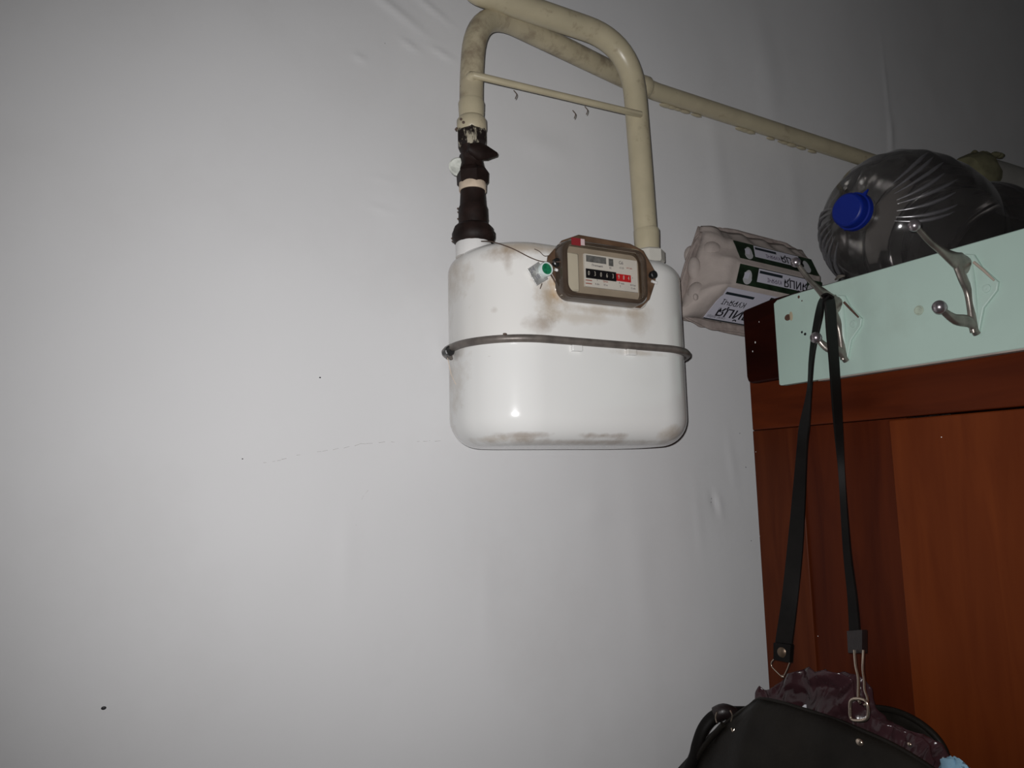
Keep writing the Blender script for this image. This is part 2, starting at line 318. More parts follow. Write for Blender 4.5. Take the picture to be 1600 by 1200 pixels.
m_up = enamel('enamel_upper', (.73, .72, .69), [
    st(760, 388, .66, (.05, .03, .010), ST, .55), st(830, 388, .66, (.06, .03, .008), ST2, .6), st(858, 470, .655, (.02, .05, .028), ST2, .75), st(868, 440, .655, (.010, .04, .03), (.42, .27, .12), .8),
    st(850, 505, .655, (.022, .04, .012), ST, .4), st(703, 440, .75, (.014, .05, .05), ST2, .55), st(1052, 440, .69, (.014, .04, .06), ST2, .55), st(940, 485, .655, (.06, .04, .006), ST2, .5), st(905, 496, .655, (.05, .04, .008), (.5, .43, .34), .5),
    st(1000, 497, .655, (.02, .03, .02), ST2, .4), st(800, 410, .655, (.006, .03, .016), ST, .45), st(785, 478, .655, (.004, .03, .004), ST, .4), st(1040, 410, .69, (.02, .04, .01), ST, .5)])
m_low = enamel('enamel_lower', (.74, .74, .72), [
    st(820, 680, .665, (.03, .04, .004), ST, .5), st(940, 681, .665, (.035, .04, .004), ST, .6), st(760, 686, .68, (.05, .05, .004), ST2, .5), st(1040, 680, .68, (.03, .05, .010), ST2, .6), st(900, 692, .68, (.14, .06, .004), ST, .5),
    st(707, 600, .75, (.010, .05, .05), ST2, .5), st(1062, 620, .69, (.010, .05, .05), ST2, .6), st(749, 606, .665, (.002, .03, .004), ST, .7), st(774, 553, .665, (.002, .02, .001), ST, .8), st(760, 652, .66, (.004, .02, .002), ST, .5), st(1000, 552, .655, (.04, .04, .004), ST2, .4)])
case(.253, .146, .020, 0).build('upper_case', m_up, gm)
case(.034, .141, .034, 0).build('lower_case', m_low, gm)
# band: rolled lip with a dusty metal face
BZ = .1435; prof = [(.000, -.0035), (.005, -.0042), (.0078, -.002), (.0082, .001), (.006, .0038), (.002, .0042), (-.002, .002), (-.002, -.002)]
rg = []
base = stadium(XC, W, H, BZ, 18, H-.006); n = len(base)
rows = []
for (o, dz) in prof: rows.append(stadium(XC, W+o, H+o, BZ+dz, 18, H-.006+o))
rows.append(rows[0]); bm_ = MB(); bm_.rings(rows, cap=False); band = bm_.build('clamp_band', m_band, gm); band['label'] = 'dusty grey metal band around the middle of the meter'
for (px, wd) in ((905, .013), (990, .013)):
    p = AY(px, 539, .648); MB().box((p.x-wd/2, .6505, BZ-.0105), (p.x+wd/2, .656, BZ-.0035)).build('band_clip', m_low, gm, bevel=.001)
lx = XC-W-.006
mb = MB(); mb.box((lx-.001, YC+.006, BZ-.007), (lx+.008, YC+.016, BZ+.003)); mb.tube([(lx+.001, YC+.01, BZ+.003), (lx+.003, YC+.006, BZ-.013)], .0022, 10); lug = mb.build('band_lug', m_band, gm, bevel=.001)
MB().lathe((lx-.001, YC+.004, BZ-.004), (0, -1, 0), [(-.012, .003), (0, .003), (0, .0056), (.004, .0056), (.0045, .0045)], 16, sm=False).build('bolt', m_black, lug)
mb = MB(); mb.tube([(lx-.004, YC, BZ-.012), (lx, YC, BZ-.03), (lx+.008, YC+.002, BZ-.044)], .0003, 5); mb.build('seal_thread', m_tape, gm)
for px, py, s in [(720, 537, .0012), (729, 533, .002), (755, 528, .0014), (789, 522, .002), (730, 541, .0012), (842, 526, .001), (818, 525, .0012), (1020, 546, .001)]:
    p = AZ(px, py, BZ+.0035); MB().sphere(p, s*.8, 8, 5, (1.6, 1, .8)).build('dust_clump', m_dust, gm)
# nozzles
MB().lathe((NL, YC, .2515), (0, 0, 1), [(-.004, .0205), (.011, .0205), (.0135, .0195), (.0135, .0165), (.018, .0165)], 36).build('nozzle', m_white, gm)
MB().lathe((NR, YC, .2515), (0, 0, 1), [(-.004, .0205), (.006, .0205), (.008, .0185), (.012, .0185)], 36).build('nozzle', m_white, gm)
# counter housing: raised base plate, box, cover
def rrect(x0, x1, z0, z1, r, y, n=6):
    out = []
    for (cx, cz, a0) in ((x1-r, z1-r, 0), (x0+r, z1-r, pi/2), (x0+r, z0+r, pi), (x1-r, z0+r, 3*pi/2)):
        for k in range(n+1): a = a0+pi/2*k/n; out.append(V((cx+r*cos(a), y, cz+r*sin(a))))
    return out
def sq(px, py, y): p = AY(px, py, y); return p.x, p.z
bx0, bz1 = sq(860, 392, .655); bx1, bz0 = sq(1012, 484, .655)
mb = MB(); mb.rings([rrect(bx0-.004, bx1+.004, bz0-.004, bz1+.003, .02, .662), rrect(bx0-.002, bx1+.002, bz0-.002, bz1+.002, .018, .6555), rrect(bx0, bx1, bz0, bz1, .016, .652), rrect(bx0+.004, bx1-.004, bz0+.004, bz1-.004, .014, .650)]); mb.build('counter_seat', m_up, gm)
YF = .632                       # front face of the counter cover
cx0, cx1 = AY(880, 411, YF).x, AY(1014, 430, YF).x; cz0, cz1 = AY(890, 464, YF).z, AY(895, 371, YF).z          # window cover outline
fx0, fx1, fz0, fz1 = cx0-.006, cx1+.005, cz0-.004, cz1+.005
fl_out = [(AY(px, py, .648).x, AY(px, py, .648).z) for px, py in [(905, 366), (985, 380), (1006, 391), (1026, 426), (1025, 440), (1016, 468), (1002, 481), (905, 471), (881, 463), (855, 417), (857, 400), (879, 375)]]
cov = MB().prism([(x, .652, z) for x, z in fl_out][::-1], (0, -.004, 0)).build('cover_flange', m_rim2, gm, bevel=.0015); cov['label'] = 'rusty brown flange behind the counter window'
def ringbox(y0, y1, a, b, ro, ri):
    m = MB(); e = (b-a)
    o0 = rrect(cx0, cx1, cz0, cz1, ro, y0); o1 = rrect(cx0+.001, cx1-.001, cz0+.001, cz1-.001, ro, y1+.003); o2 = rrect(cx0+.003, cx1-.003, cz0+.003, cz1-.003, ro-.001, y1)
    i2 = rrect(cx0+.0055, cx1-.0055, cz0+.0055, cz1-.0055, ri, y1); i1 = rrect(cx0+.0062, cx1-.0062, cz0+.0062, cz1-.0062, ri, y1+.002); i0 = rrect(cx0+.0058, cx1-.0058, cz0+.0058, cz1-.0058, ri, y0)
    m.rings([o0, o1, o2, i2, i1, i0, o0], cap=False); return m
ringbox(.649, YF, 0, 1, .014, .010).build('cover_frame', m_rim, gm)['label'] = 'brown tinted plastic frame of the counter window'
MB().rings([rrect(cx0+.0062, cx1-.0062, cz0+.0062, cz1-.0062, .010, YF+.0022), rrect(cx0+.0062, cx1-.0062, cz0+.0062, cz1-.0062, .010, YF+.0012)]).build('cover_glass', m_glass, gm)
MB().box((cx0+.004, .643, cz0+.004), (cx1-.004, .647, cz1-.004)).build('counter_face', m_face, gm)
MB().box((cx0+.0075, .638, cz0+.009), (cx0+.024, .644, cz1-.014)).build('counter_cheek', m_cheek, gm, bevel=.002)
YD = .6405
def dp(px, py): return AY(px, py, YD)
dx0 = dp(914, 425).x; dx1 = dp(996, 430).x; dzt = dp(955, 402).z; dzb = dp(955, 452).z
dial = MB().box((dx0, YD, dzb), (dx1, .6435, dzt)).build('dial_plate', m_dial, gm)
MB().box((dx0+.002, YD-.0003, dp(950, 412).z-.001), (dp(947, 410).x, YD, dzt-.0015)).build('hologram_strip', m_hatch, dial)
MB().box((dp(951, 410).x, YD-.0003, dp(955, 416).z), (dp(958, 410).x, YD, dzt-.002)).build('hologram_strip', m_hatch, dial)
X_, Z_ = (1, 0, 0), (0, 0, 1)
zr1 = dp(915, 419.5).z; zr0 = dp(915, 434).z; xk = dp(962, 425).x; xr = dp(985, 430).x; zh = zr1-zr0
MB().box((dx0+.001, YD-.0008, zr0), (xk, YD, zr1)).build('number_window', m_drumk, dial)
MB().box((xk, YD-.0006, zr0+.001), (xr, YD, zr1-.0012)).build('number_window', m_drumr, dial)['label'] = 'red window with the last three digits'
wk = (xk-dx0-.001)/5
for i, ch in enumerate('03063'): text(ch, .0072, (dx0+.001+wk*(i+.42), YD-.001, (zr0+zr1)/2), X_, Z_, m_digit, dial, 'digit', sx=.62, bold=-.012)
wr = (xr-xk)/3
for i, ch in enumerate('984'): text(ch, .0068, (xk+wr*(i+.5), YD-.0009, (zr0+zr1)/2), X_, Z_, m_digit, dial, 'digit', sx=.62, bold=-.012)
def dt(s, px, py, size, m=m_inkg, sx=.9): p = dp(px, py); text(s, size, (p.x, YD-.0003, p.z), X_, Z_, m, dial, thick=.0001, sx=sx)
dt('Лічильник', 933, 415.5, .0034); dt('02', 953.5, 419, .0032); dt('G6', 970, 411, .0055); dt('C1.25', 971, 419, .0028); dt('U=2 dm', 983, 419.5, .0026, m_inkr)
dt('-', 988, 434, .005, m_ink); dt('V', 933, 438, .003); dt('6 dm', 933, 444, .003); dt('Qmax', 946, 440, .003, m_inkr); dt('10 m', 946, 445.5, .003); dt('P max', 971, 443, .0032); dt('T', 969, 448, .003); dt('0.5 bar', 989, 446, .003); dt('12 m/h', 989, 451, .0026)
for zz in (438, 443): p = dp(920, zz); MB().box((p.x-.004, YD-.0003, p.z-.0005), (p.x+.004, YD, p.z+.0005)).build('print_line', m_inkr, dial)
p = AY(902, 379, YF-.001); sk = MB().box((p.x-.007, YF-.0008, p.z-.003), (p.x+.0045, YF-.0002, p.z+.005)).build('red_sticker', m_redsticker, gm)
MB().box((p.x+.0045, YF-.0008, p.z-.002), (p.x+.0095, YF-.0002, p.z+.005)).build('sticker', m_pink, gm)
for sgn, (px, py) in ((-1, (868, 411)), (1, (1019, 430))):
    p = AY(px, py, .645); MB().lathe(p, (0, -1, 0), [(-.006, .003), (0, .003), (0, .0046), (.004, .0046), (.0048, .0035)], 16, sm=False).build('cover_screw', m_black, gm)
    MB().tube([p+V((-.001, 0, -.007)), p+V((.006, 0, -.0085))], .0017, 8).build('screw_tab', m_white, gm)
# seal wire and tag
pw = [AY(752, 377, .70), AY(770, 378, .675), AY(800, 388, .652), AY(830, 403, .650), AY(850, 409, .648), AY(877, 409, .637)]
def smooth(pts, k=6):
    pts = [V(p) for p in pts]; P = [pts[0]]+pts+[pts[-1]]; out = []
    for i in range(1, len(P)-2):
        for j in range(k):
            t = j/k; a, b, c, d = P[i-1], P[i], P[i+1], P[i+2]
            out.append(.5*((2*b)+(c-a)*t+(2*a-5*b+4*c-d)*t*t+(3*b-a-3*c+d)*t**3))
    out.append(pts[-1]); return out
MB().tube(smooth(pw), .0006, 6).build('seal_wire', m_wire, gm)
MB().tube(smooth([AY(835, 389, .650), AY(843, 393, .647), AY(851, 400, .649), AY(862, 398, .646)]), .0004, 5).build('seal_wire', m_wire, gm)
yt = .6495
q = [AY(823, 421, yt), AY(841, 409, yt), AY(856, 436, yt), AY(838, 447, yt)]
tg = MB().prism(q, (0, -.0012, 0)).build('seal_tag', m_tagm, gm, bevel=.0004); tg['label'] = 'small dull metal seal tag with a green round seal'
d1 = (q[3]-q[0]).normalized(); d2 = (q[1]-q[0]).normalized()
for i, s in enumerate(('24', '18')): text(s, .007, AY(832+i*8, 422+i*11, yt-.0013), d2, -d1 if False else V((0,-1,0)).cross(d2)*-1 if False else (q[0]-q[3]).normalized(), m_inkg, tg)
p = AY(852.5, 421, .646)
MB().lathe(p, (0, -1, 0), [(-.002, .0078), (.0018, .0078), (.003, .0072), (.003, .006), (.001, .006)], 24).build('seal_ring', m_sealring, gm)
MB().lathe(p, (0, -1, 0), [(-.001, .006), (.002, .006), (.0024, .004)], 24).build('green_seal', m_green, gm)
MB().tube([AY(847, 443, .6475), AY(844, 451, .6475)], .0005, 5).build('seal_wire', m_wire, gm)
# ------------------------------------------------------------------ valve stack on the left nozzle
vl = thing('gas_valve', (NL, YC, .266), 'black tarred gas tap with a lever between the cream pipe and the meter', 'gas valve')
zq = lambda py: AY(738, py, YC).z
def lz(parts, name, m, n=32, hexa=False, ph=0, lab=None):
    o = MB().lathe((NL, YC, 0), (0, 0, 1), [(zq(py), r) for py, r in parts], n, hexa=hexa, ph=ph).build(name, m, vl)
    if lab: o['label'] = lab
    return o
lz([(382, .019), (379, .0225), (372, .0245), (364, .0245), (360, .0225), (357, .0225), (352, .0185)], 'union_nut', m_blackpaint, 12)
lz([(353, .0165), (340, .0168), (326, .0165), (321, .0150), (303, .0142), (297, .0142)], 'threaded_nipple', m_blackpaint, 28)
lz([(299, .0155), (287, .0158), (286, .0150)], 'cream_ring', m_tape, 28, lab='bare cream ring between two black fittings')
lz([(290, .0150), (287, .0185), (272, .0190), (266, .0160), (262, .0140)], 'valve_nut', m_blackpaint, 6, True, .35)
lz([(264, .0142), (250, .0118), (240, .0125), (232, .0155)], 'valve_neck', m_blackpaint, 24)
lz([(234, .0160), (226, .0185), (210, .0185), (204, .0160)], 'valve_nut', m_peel, 6, True, .1, 'hexagonal nut with cream paint peeling off black')
zc = zq(245)
MB().lathe((NL, YC-.022, zc), (0, 1, 0), [(.006, .006), (.008, .0095), (.016, .0115), (.034, .0115), (.038, .008)], 20).build('plug', m_blackpaint, vl)
a = V((NL, YC-.016, zc)); b = AY(776, 241, YC-.012)
MB().tube([a-V((.012, 0, -.002)), a, a.lerp(b, .45), a.lerp(b, .8), b], [(.005, .004), (.0105, .006), (.0085, .005), (.0045, .0035), (.0025, .0022)], 14, upv=(0, 0, 1)).build('lever', m_blackpaint, vl)
p = AY(716, 262, YC+.012)
MB().lathe(p, (-.35, -1, 0), [(0, .0), (.0, .0108), (.003, .0112), (.0045, .0095), (.003, .004), (.0035, .0001)], 20).build('foil_disc', m_disc, vl)['label'] = 'crumpled whitish disc behind the tap'
for i in range(14):
    py = random.choice([random.uniform(352, 380), random.uniform(325, 345), random.uniform(195, 210)]); r = .0245 if py > 352 else .017 if py > 300 else .018
    a = pi*random.uniform(.75, 1.3) if random.random() < .75 else random.uniform(-.4, .2); p = V((NL+r*cos(a), YC+r*sin(a), zq(py)))
    MB().sphere(p, random.uniform(.0008, .002), 6, 4, (1, 1, .8)).build('dust_clump', m_dust, vl)
# ------------------------------------------------------------------ pipes
ip = thing('gas_pipe', (NL, YC, zq(205)), 'cream gas pipes bent into an arch above the meter and running along the wall', 'gas pipe')
A = V((NL, YC, zq(206))); 
pts = [A, V((NL, YC, zq(100))), AY(742, 20, YC), AY(800, 40, YC+.006), AY(885, 82, YC+.03), AY(975, 126, .806)]
P1 = bend([A, AY(736, 130, YC), AY(744, 8, YC+.002), AY(985, 126, .806)], [.03, .066], 12)
MB().tube(P1[:1]+P1[1:], .0138, 28).build('riser', m_creamd, ip)['label'] = 'cream pipe leg with sooty stains on its bend'
MB().lathe((NL, YC, 0), (0, 0, 1), [(zq(207), .0155), (zq(203), .0172), (zq(190), .0172), (zq(187), .0155), (zq(184), .0138)], 28).build('collar', m_cream, ip)
MB().lathe((NL, YC, 0), (0, 0, 1), [(zq(187), .0142), (zq(175), .0148), (zq(163), .0152), (zq(158), .0138)], 28).build('weld_joint', m_cream, ip)
E1 = AY(985, 126, .806); E2 = AY(1024, 143, .808); E3 = AY(1390, 263, .808); dr = (E3-E2).normalized()
MB().lathe(AY(1001, 135, .806), dr, [(-.006, .0135), (0, .0165), (.010, .0165), (.014, .0140)], 28).build('reducer_collar', m_cream, ip)
far = AY(1474, 288, .808)
MB().tube([E1, E2]+[E2.lerp(far, i/20)+V((0, 0, 0)) for i in range(1, 21)], .0128, 24).build('wall_run', m_cream, ip)
# plaster squeezed under the wall run
for k in range(26):
    t = random.uniform(.02, .5); p = E2.lerp(far, t)+V((0, .006, -.0135)); MB().sphere(p, random.uniform(.002, .0045), 8, 5, (3, 1, .6)).build('plaster_lump', m_cream, ip)
op = ip
RR = .0150
T = AY(1000, 300, YC)
P2 = bend([V((NR, YC, .268)), V((NR-.004, YC, .40)), AY(986, 68, YC-.004), AY(790, 2, YC-.008), AY(740, -15, YC-.008), AY(735, -60, YC+.04)], [.03, .074, .01, .015], 12)
MB().tube(P2, RR, 28).build('riser', m_cream, op)
zr = lambda py: AY(1006, py, YC).z
MB().lathe((NR, YC, 0), (0, 0, 1), [(zr(392), .0158), (zr(366), .0166), (zr(360), .0166), (zr(357), .0150)], 28).build('weld_joint', m_cream, op)
MB().lathe((NR+.001, YC, 0), (0, 0, 1), [(zr(412), .0190), (zr(409), .0212), (zr(394), .0212), (zr(391), .0180)], 8, hexa=True, ph=.2).build('union_nut', mat('ivory_nut', (.6, .58, .52), .3, var=.1), op)
# welded brace between the two legs (one piece with the riser)
b0 = AY(739, 117, YC-.0155); b1 = AY(1001, 179, YC-.0165)
MB().tube([b0+V((-.002, .004, 0)), b0, b0.lerp(b1, .33), b0.lerp(b1, .66), b1, b1+V((.002, .004, 0))], [.003, .0042, .0040, .0042, .0042, .003], 12).build('brace', m_cream, ip)['label'] = 'thin cream rod welded across both pipe legs'
MB().lathe(b0+V((0, .004, 0)), (0, -1, 0), [(-.004, .006), (.002, .0056), (.005, .003)], 14).build('weld_bead', m_cream, ip)
for px, py, dy in [(806, 147, -.016), (917, 172, -.013), (898, 178, 0)]:
    p = AY(px, py, YC-.012); MB().tube(smooth([p+V((-.003, 0, .004)), p+V((.001, 0, 0)), p+V((-.001, 0, -.006))]), .0006, 5).build('dust_thread', m_dust, ip)
for i in range(70):
    if random.random() < .5: k = random.randrange(2, len(P1)-1); p0 = P1[k].lerp(P1[k-1], random.random()); r = .0138
    else: k = random.randrange(2, len(P2)-3); p0 = P2[k].lerp(P2[k-1], random.random()); r = RR
    a = random.uniform(0, pi) ; off = V((cos(a)*r, sin(a)*r*.3, abs(sin(a))*r)) ; MB().sphere(p0+off*.98, random.uniform(.0005, .0011), 5, 4).build('dust_speck', m_dust, ip if r < .0145 else op)
# thick duct in the far right
s0 = AY(1512, 278, .785); sd = V((1, 0, -.015)).normalized()
du = thing('air_duct', s0, 'thick grey plastered duct with a ragged yellowed collar beyond the bottle', 'duct')
MB().tube([s0+sd*.03+sd*(.06*i) for i in range(14)], [.047*(1+random.uniform(-.03, .03)) for i in range(14)], 32, jit=.01).build('duct_body', m_sleeve, du)
MB().tube([s0+sd*(.009*i-.018) for i in range(6)], [.036, .043, .047, .049, .050, .048], 24, jit=.05).build('ragged_collar', m_oldpaper, du)
for i in range(14):
    p = s0+sd*random.uniform(.0, .07)+V((0, random.uniform(-.03, .01), .047)); MB().sphere(p, random.uniform(.004, .009), 7, 5, (1.5, 1, .7)).build('plaster_crumb', m_oldpaper, du)
# ------------------------------------------------------------------ wardrobe (wood panelling) on the right
SZ = .203                                     # shelf height
wd = thing('wardrobe', (.95, .40, -EYE), 'red-brown wooden wardrobe with frame-and-panel side at the right of the wall', 'wardrobe')
PX = .773; y_far = .7465; yn = -.1; zb = -EYE+.0
zt = .128; zl = .0585; ys = .667; yd_ = .541
MB().box((PX, yn, zl), (PX+.02, y_far, zt+.03)).build('top_rail', m_wrail, wd, bevel=.0015)
MB().box((PX, ys, zb), (PX+.02, y_far, zl-.0008)).build('stile', m_wstile, wd, bevel=.0012)
MB().box((PX+.0035, yd_-.02, zb), (PX+.02, ys, zl-.001)).build('panel', m_wpanel, wd)
MB().box((PX+.0005, yn, zb), (PX+.02, yd_, zl-.0022)).build('door', m_wdoor, wd, bevel=.0015)
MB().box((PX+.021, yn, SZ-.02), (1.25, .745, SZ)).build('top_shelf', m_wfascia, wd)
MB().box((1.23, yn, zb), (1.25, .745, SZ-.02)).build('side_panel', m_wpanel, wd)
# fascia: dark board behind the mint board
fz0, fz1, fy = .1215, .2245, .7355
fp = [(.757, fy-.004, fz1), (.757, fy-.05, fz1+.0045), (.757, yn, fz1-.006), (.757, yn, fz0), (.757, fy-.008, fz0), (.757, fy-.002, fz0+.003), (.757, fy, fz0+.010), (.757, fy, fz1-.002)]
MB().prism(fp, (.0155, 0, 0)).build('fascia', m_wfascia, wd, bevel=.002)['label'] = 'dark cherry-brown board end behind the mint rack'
for px, py, r in [(1180, 535, .0010), (1176, 549, .0008), (1186, 503, .0006)]: p = AX(px, py, .7568); MB().sphere(p, r, 6, 4, (.4, 1, 1.6)).build('paint_chip', m_white, wd)
for px, py in [(1181, 706), (1187, 838), (1278, 994), (1471, 683)]: p = AX(px, py, PX); MB().sphere(p, .0006, 6, 4).build('paint_chip', m_white, wd)
# ------------------------------------------------------------------ mint coat rack
BX = .745
ck = thing('coat_rack', (BX, .4, .111), 'mint-painted board with metal coat hooks fixed across the wardrobe', 'coat rack')
bt, bb = .2235, .1105
yl = .6695
bp = [(BX, yl, bb+.001), (BX, yl, bt-.005), (BX, yl-.006, bt-.0015), (BX, yl-.03, bt), (BX, -.08, bt), (BX, -.08, bb), (BX, yl-.003, bb)]
bo = MB().prism(bp, (.0115, 0, 0)).build('board', m_mint, ck, bevel=.0012)
MB().box((BX+.001, -.08, bb-.0016), (BX+.0115, yl-.06, bb+.0004)).build('board_edge', m_mintedge, ck)['label'] = 'bare greyish lower edge'
def rack_mark(px, py, sx, sz, m, name='rust_spot'): p = AX(px, py, BX); MB().sphere(p, 1, 10, 6, (.0004, sx, sz)).build(name, m, ck)
rack_mark(1231, 496, .0055, .0042, m_rust); rack_mark(1236, 494, .003, .006, mat('tan_stain', (.42, .36, .25), .8)); rack_mark(1248, 464, .0018, .002, m_rust); rack_mark(1253, 470, .001, .001, m_rust)
rack_mark(1253, 519, .0016, .0016, m_ink, 'nail_hole'); rack_mark(1258, 522, .002, .0018, m_ink, 'nail_hole')
p = AX(1436, 485, BX); MB().lathe(p, (-1, 0, 0), [(-.001, .0055), (.0008, .0052), (.001, .004), (.0003, .0035)], 20).build('painted_screw', mat('stained_mint', (.40, .47, .38), .5, var=.15, vscale=200), ck)
MB().tube([AX(1305, 437, BX+.003), AX(1312, 432, BX), AX(1320, 431, BX)], [.001, .0028, .001], 8).build('nail_head', m_steel, ck)
def hook(yc, ztop, zbot, ub, lb, painted):
    base = V((BX, yc, (ztop+zbot)/2))
    h = thing('coat_hook', base, None, None); h.parent = ck; h.location = base-V(ck['_o'])
    # mint-painted base plate: upright rib with a flared foot
    zc_ = (ztop+zbot)/2; hh = (ztop-zbot)/2
    pl = [(BX-.001, yc+.006, ztop-.002), (BX-.001, yc+.002, ztop+.001), (BX-.001, yc-.006, ztop-.002), (BX-.001, yc-.012, ztop-.016), (BX-.001, yc-.026, zc_+.006), (BX-.001, yc-.024, zc_-.002), (BX-.001, yc-.010, zc_-.016), (BX-.001, yc-.003, zbot+.002), (BX-.001, yc+.002, zbot), (BX-.001, yc+.004, zbot+.008), (BX-.001, yc+.005, zc_)]
    MB().prism([p-V((.0025, 0, 0)) if False else (p[0]-.0025, p[1], p[2]) for p in pl], (.005, 0, 0)).build('base_plate', m_mint, h, bevel=.0008)
    MB().tube([(BX-.002, yc+.001, ztop-.003), (BX-.0035, yc, zc_+.01), (BX-.0035, yc, zc_-.01), (BX-.001, yc, zbot+.002)], [(.005, .0065), (.0065, .005), (.006, .0045), (.003, .004)], 12).build('base_rib', m_mint, h)
    MB().lathe((BX-.0034, yc-.015, zc_+.002), (-1, 0, 0), [(0, .0042), (.0012, .004), (.0018, .002), (.0012, .0001)], 14).build('screw', m_mint, h)
    MB().tube([(BX-.0045, yc-.006, ztop-.010), (BX-.0045, yc-.014, ztop-.020), (BX-.004, yc-.023, zc_+.008)], [.0014, .0014, .001], 8).build('paint_ridge', painted, h)
    # arms
    u0 = V((BX-.003, yc, ztop-.010)); ub = V(ub); n_ = V((0, 0, 1))
    pa = smooth([u0, u0+V((-.012, 0, -.001)), u0.lerp(ub, .38)+V((-.002, 0, -.006)), u0.lerp(ub, .7)+V((-.002, 0, -.005)), ub+(u0-ub).normalized()*.004], 5)
    k = len(pa); rad = [(max(.0028, .0045+.0078*max(0, 1-abs(i/k-.24)*2.7)-.002*i/k), .0042-.0016*i/k) for i in range(k)]
    up = MB().tube(pa, rad, 14, upv=(0, 0, 1)).build('upper_arm', m_steel, h)
    MB().sphere(ub, .0058, 20, 12).build('ball_tip', m_ball, h)
    # web below the upper arm, running down the plate to the lower arm
    lb = V(lb); l0 = V((BX-.004, yc, zbot+.010))
    sp = smooth([pa[7]+V((0, 0, -.002)), V((BX-.015, yc, zc_+.014)), V((BX-.008, yc, zc_+.002)), V((BX-.006, yc, zc_-.014)), l0+V((-.002, 0, 0)), l0+V((-.001, 0, -.008))], 5)
    MB().tube(sp, [(.0066-.0022*i/len(sp), .0036) for i in range(len(sp))], 12, upv=(1, 0, 0)).build('spine', m_steel, h)
    pl_ = smooth([V((BX-.001, yc, zbot+.001)), V((BX-.011, yc, zbot+.012)), l0.lerp(lb, .55)+V((-.002, 0, -.004)), lb+V((.003, 0, -.002))], 5)
    k = len(pl_); MB().tube(pl_, [(.0030+.0036*sin(pi*min(1, .15+i/k*.95))*.9, .0034) for i in range(k)], 12, upv=(0, 0, 1)).build('lower_arm', m_steel, h)
    MB().sphere(lb, .0066, 20, 12).build('ball_tip', m_ball, h)
    return h
def fx(p, y): return V((p.x, y, p.z))
hook(.417, .2125, .1305, fx(AX(1430, 352, .66), .417), fx(AX(1467, 480, .69), .419), mat('chipped_tan', (.42, .35, .29), .6))
hook(.567, .2055, .1265, fx(AX(1243, 410, .675), .570), fx(AX(1273, 528, .71), .579), m_rust)
# ------------------------------------------------------------------ egg carton
ex0 = .703; 
ec = thing('egg_carton', (.84, .79, SZ+.01), 'grey pulp egg carton lying upside down on the wardrobe against the wall', 'egg carton')
O = V((.72, .78, .29)); tilt = Matrix.Rotation(radians(3.2), 3, 'Y')
def cp(x, y, z): return O + tilt @ (V((x + max(0, z-.236)*.36*max(0, 1-(x-.703)/.268), y, z))-O)
# lid half towards the room: profile nodes (y, z) at the flange and at full depth
Lf = [(.803, .222), (.803, .235), (.803, .26), (.803, .30), (.803, .335), (.803, .358), (.803, .371)]
Ld = [(.797, .226), (.7535, .2645), (.7500, .2685), (.7495, .301), (.7535, .309), (.766, .341), (.792, .367)]
LEN = .268; NX = 64
def lidring(s, depth, jit):
    x = ex0+LEN*s; out = []
    for i, ((y0, z0), (y1, z1)) in enumerate(zip(Lf, Ld)):
        d = depth; y = y0+(y1-y0)*d; z = z0+(z1-z0)*d
        out.append(cp(x, y-jit*noise.noise(V((x*40, i*3.1, 5)))*.005, z))
    return out
def dens(pts, k=4):
    out = []
    for a, b in zip(pts[:-1], pts[1:]):
        for j in range(k): out.append(a.lerp(b, j/k))
    return out+[pts[-1]]
rg = []
for i in range(NX+1):
    s = i/NX; e = min(s, 1-s)*LEN
    if e < .046: d = (e/.046); d = .06+.94*(1-(1-d)**2.2)
    else: d = 1
    lump = max(0, 1-max(0, e-.035)/.012)
    r = lidring(s, d, 1.6*lump); r = dens(r, 4)
    for k, p in enumerate(r):
        kk = k/len(r)
        g = (noise.noise(V((p.x*18, k*.28, 2)))*.004 if e < .05 else 0)
        cell = .5-.5*cos(2*pi*s*5)
        if kk < .1 or kk > .82: p.y += .006*(1-cell)
        if e < .05: p.x += g*1.2; p.y += g
    rg.append(r)
lid = MB(); lid.rings(rg, closed=False, cap=False); lid.build('lid', m_pulp, ec, fix=False, solid=.0015)
# flange: crumpled lips between the halves
def flange(y, amp, sd_):
    def fn(u, v):
        a = 2*pi*u; cx = ex0+LEN/2; cz = .296
        ca, sa = cos(a), sin(a); p_ = 4.2
        rx = (LEN/2+.003)*(abs(ca)**(2/p_))*(1 if ca > 0 else -1); rz = .080*(abs(sa)**(2/p_))*(1 if sa > 0 else -1)
        rx *= .90+.155*v; rz *= .86+.16*v
        w_ = -.003*abs(ca)*v + noise.noise(V((u*22, v*2, sd_)))*amp + noise.noise(V((u*60, v*2, sd_+3)))*amp*.5
        return cp(cx+rx, y+w_, cz+rz+noise.noise(V((u*30, 1, sd_)))*.003)
    return MB().grid(fn, 180, 4)
flange(.8035, .0035, 1.0).build('lid_lip', m_pulpd, ec, solid=.0018, fix=False)
flange(.8085, .0045, 7.0).build('base_lip', m_pulpd, ec, solid=.0018, fix=False)
# base half towards the wall, with egg cups
rg = []
for i in range(NX+1):
    s = i/NX; e = min(s, 1-s)*LEN; d = min(1, .1+e/.04); cell = (.5-.5*cos(2*pi*s*5))
    r = []
    for k in range(13):
        t = k/12; z = .222+.149*t; bul = (sin(pi*t)**.5)*d*(.012+.012*cell*(.6+.4*abs(sin(2*pi*t))))
        r.append(cp(ex0-.004*(0 if s else 1)+LEN*s, .809+bul, z))
    rg.append(r)
MB().rings(rg, closed=False, cap=False).build('base', m_pulpd, ec, fix=False, solid=.0015)
